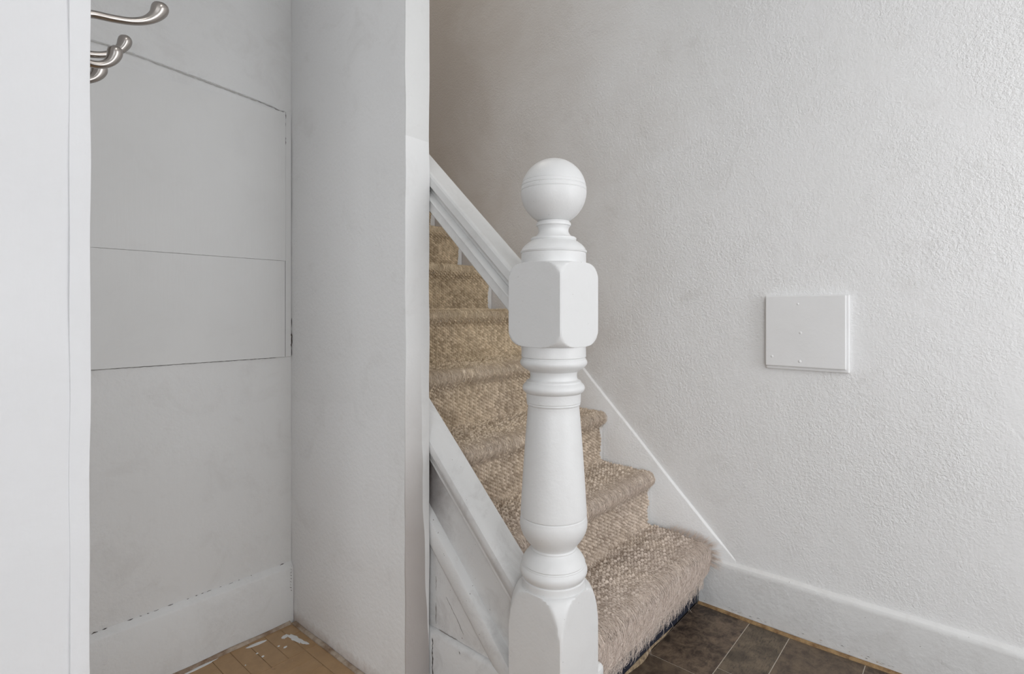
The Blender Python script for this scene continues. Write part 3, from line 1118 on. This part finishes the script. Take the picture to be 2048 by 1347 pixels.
M['panel'] = paint('access_panel_paint', (0.85, 0.85, 0.85), 110, 0.22, 0.002, dirt=0.05, rough=0.5).m
ap_in(box('frame', 'panel', XW - 0.0125, XW, 0.2800, 0.5065, 0.817, 1.0455, 0.0035, None, 3))
ap_in(box('cover', 'panel', XW - 0.0200, XW - 0.0127, 0.2870, 0.5065, 0.8265, 1.0450, 0.0035, None, 3))


def dome(y, z, r):
    bm = bmesh.new()
    bmesh.ops.create_uvsphere(bm, u_segments=14, v_segments=8, radius=r)
    for v in bm.verts:
        v.co = Vector((XW - 0.0199 + v.co.x * 0.35, y + v.co.y, z + v.co.z))
    m = bpy.data.meshes.new('screw_head')
    bm.to_mesh(m)
    bm.free()
    return ap_in(obj('screw_head', m, 'panel', None, True))


for y, z, r in ((0.4135, 1.019, 0.0036), (0.406, 0.931, 0.0042), (0.4085, 0.845, 0.0046), (0.487, 0.856, 0.0042)):
    dome(y, z, r)
tag(ap, 'small square white painted access panel fixed to the rough right-hand wall', 'panel')

# ------------------------------------------------------------------ coat hooks
def tube(name, pts, radii, mat, parent, flat=1.0, nseg=20, sub=8):
    P = np.array(pts, float)
    n = len(P)
    tt = np.arange(n)
    fine = np.linspace(0, n - 1, (n - 1) * sub + 1)

    def cr(A):
        out = []
        for f in fine:
            i = min(int(f), n - 2)
            t = f - i
            p0, p1, p2, p3 = A[max(i - 1, 0)], A[i], A[i + 1], A[min(i + 2, n - 1)]
            out.append(0.5 * ((2 * p1) + (-p0 + p2) * t + (2 * p0 - 5 * p1 + 4 * p2 - p3) * t * t + (-p0 + 3 * p1 - 3 * p2 + p3) * t ** 3))
        return np.array(out)
    Q = cr(P)
    R = np.maximum(cr(np.array(radii, float)), 1e-4)
    T = np.gradient(Q, axis=0)
    T /= np.linalg.norm(T, axis=1)[:, None]
    side = np.array([0, 1.0, 0])
    V, F = [], []
    for k in range(len(Q)):
        b = np.cross(T[k], side)
        b /= np.linalg.norm(b)
        a = np.cross(b, T[k])
        for i in range(nseg):
            t = 2 * math.pi * i / nseg
            V.append(tuple(Q[k] + R[k] * (math.cos(t) * a * flat + math.sin(t) * b)))
    K = len(Q)
    for k in range(K - 1):
        for i in range(nseg):
            j = (i + 1) % nseg
            F.append((k * nseg + i, k * nseg + j, (k + 1) * nseg + j, (k + 1) * nseg + i))
    F.append(tuple(range(nseg - 1, -1, -1)))
    F.append(tuple((K - 1) * nseg + i for i in range(nseg)))
    m = mesh_pd(name, V, F)
    bm = bmesh.new()
    bm.from_mesh(m)
    bmesh.ops.recalc_face_normals(bm, faces=bm.faces)
    bm.to_mesh(m)
    bm.free()
    return obj(name, m, mat, parent, True)


YA, YBK = 0.850, 0.962
hook = empty('coat_hook', (XJ, YA, 1.37))
hloc = Vector(hook.location)


def rel(p):
    return tuple(Vector(p) - hloc)


up = [(x, YA, z) for x, z in ((XJ + 0.004, 1.3664), (0.1656, 1.3749), (0.1890, 1.3788), (0.2092, 1.3834), (0.2251, 1.3909), (0.2362, 1.4012), (0.2421, 1.4119), (0.2439, 1.4192), (0.2442, 1.4238))]  # points of both prongs taken from image pixels, projected onto the hook's plane
tube('upper_prong', [rel(p) for p in up], [0.0052, 0.0049, 0.0048, 0.0048, 0.0056, 0.0078, 0.0104, 0.0088, 0.0012], 'nickel', hook)
lo = [(x, YA, z) for x, z in ((XJ + 0.004, 1.3152), (0.1645, 1.3125), (0.1758, 1.3141), (0.1842, 1.3196), (0.1895, 1.3276), (0.1917, 1.3356), (0.1911, 1.3412), (0.1901, 1.3447))]
tube('lower_prong', [rel(p) for p in lo], [0.0046, 0.0046, 0.0048, 0.0056, 0.0074, 0.0086, 0.0072, 0.0012], 'nickel', hook)
zmid = (up[0][2] + lo[0][2]) / 2
hh = (up[0][2] - lo[0][2]) / 2
pm = bmesh.new()
bmesh.ops.create_uvsphere(pm, u_segments=24, v_segments=14, radius=1)
for v in pm.verts:
    v.co = Vector((max(0.0004, 0.004 + v.co.x * 0.0042), v.co.y * 0.0125, zmid - hloc.z + v.co.z * (hh + 0.017)))
me = bpy.data.meshes.new('back_plate')
pm.to_mesh(me)
pm.free()
obj('back_plate', me, 'nickel', hook, True)
tag(hook, 'brushed nickel double coat hook reaching furthest past the jamb, the nearer of the pair', 'coat hook', 'coat hooks behind the jamb')
h2 = hook.copy()
COL.objects.link(h2)
h2.location = (XJ, YBK, 1.37)
for ch in list(hook.children):
    c = ch.copy()
    COL.objects.link(c)
    c.parent = h2
    if c.name.startswith('upper'):
        c.location.z, c.scale.x = -0.013, 0.853
    elif c.name.startswith('lower'):
        c.location.z, c.scale.x = 0.013, 1.16
    else:
        c.location.z, c.scale.z = (1 - 0.75) * (zmid - hloc.z), 0.75
h2['label'] = 'brushed nickel double coat hook half hidden behind the nearer hook'
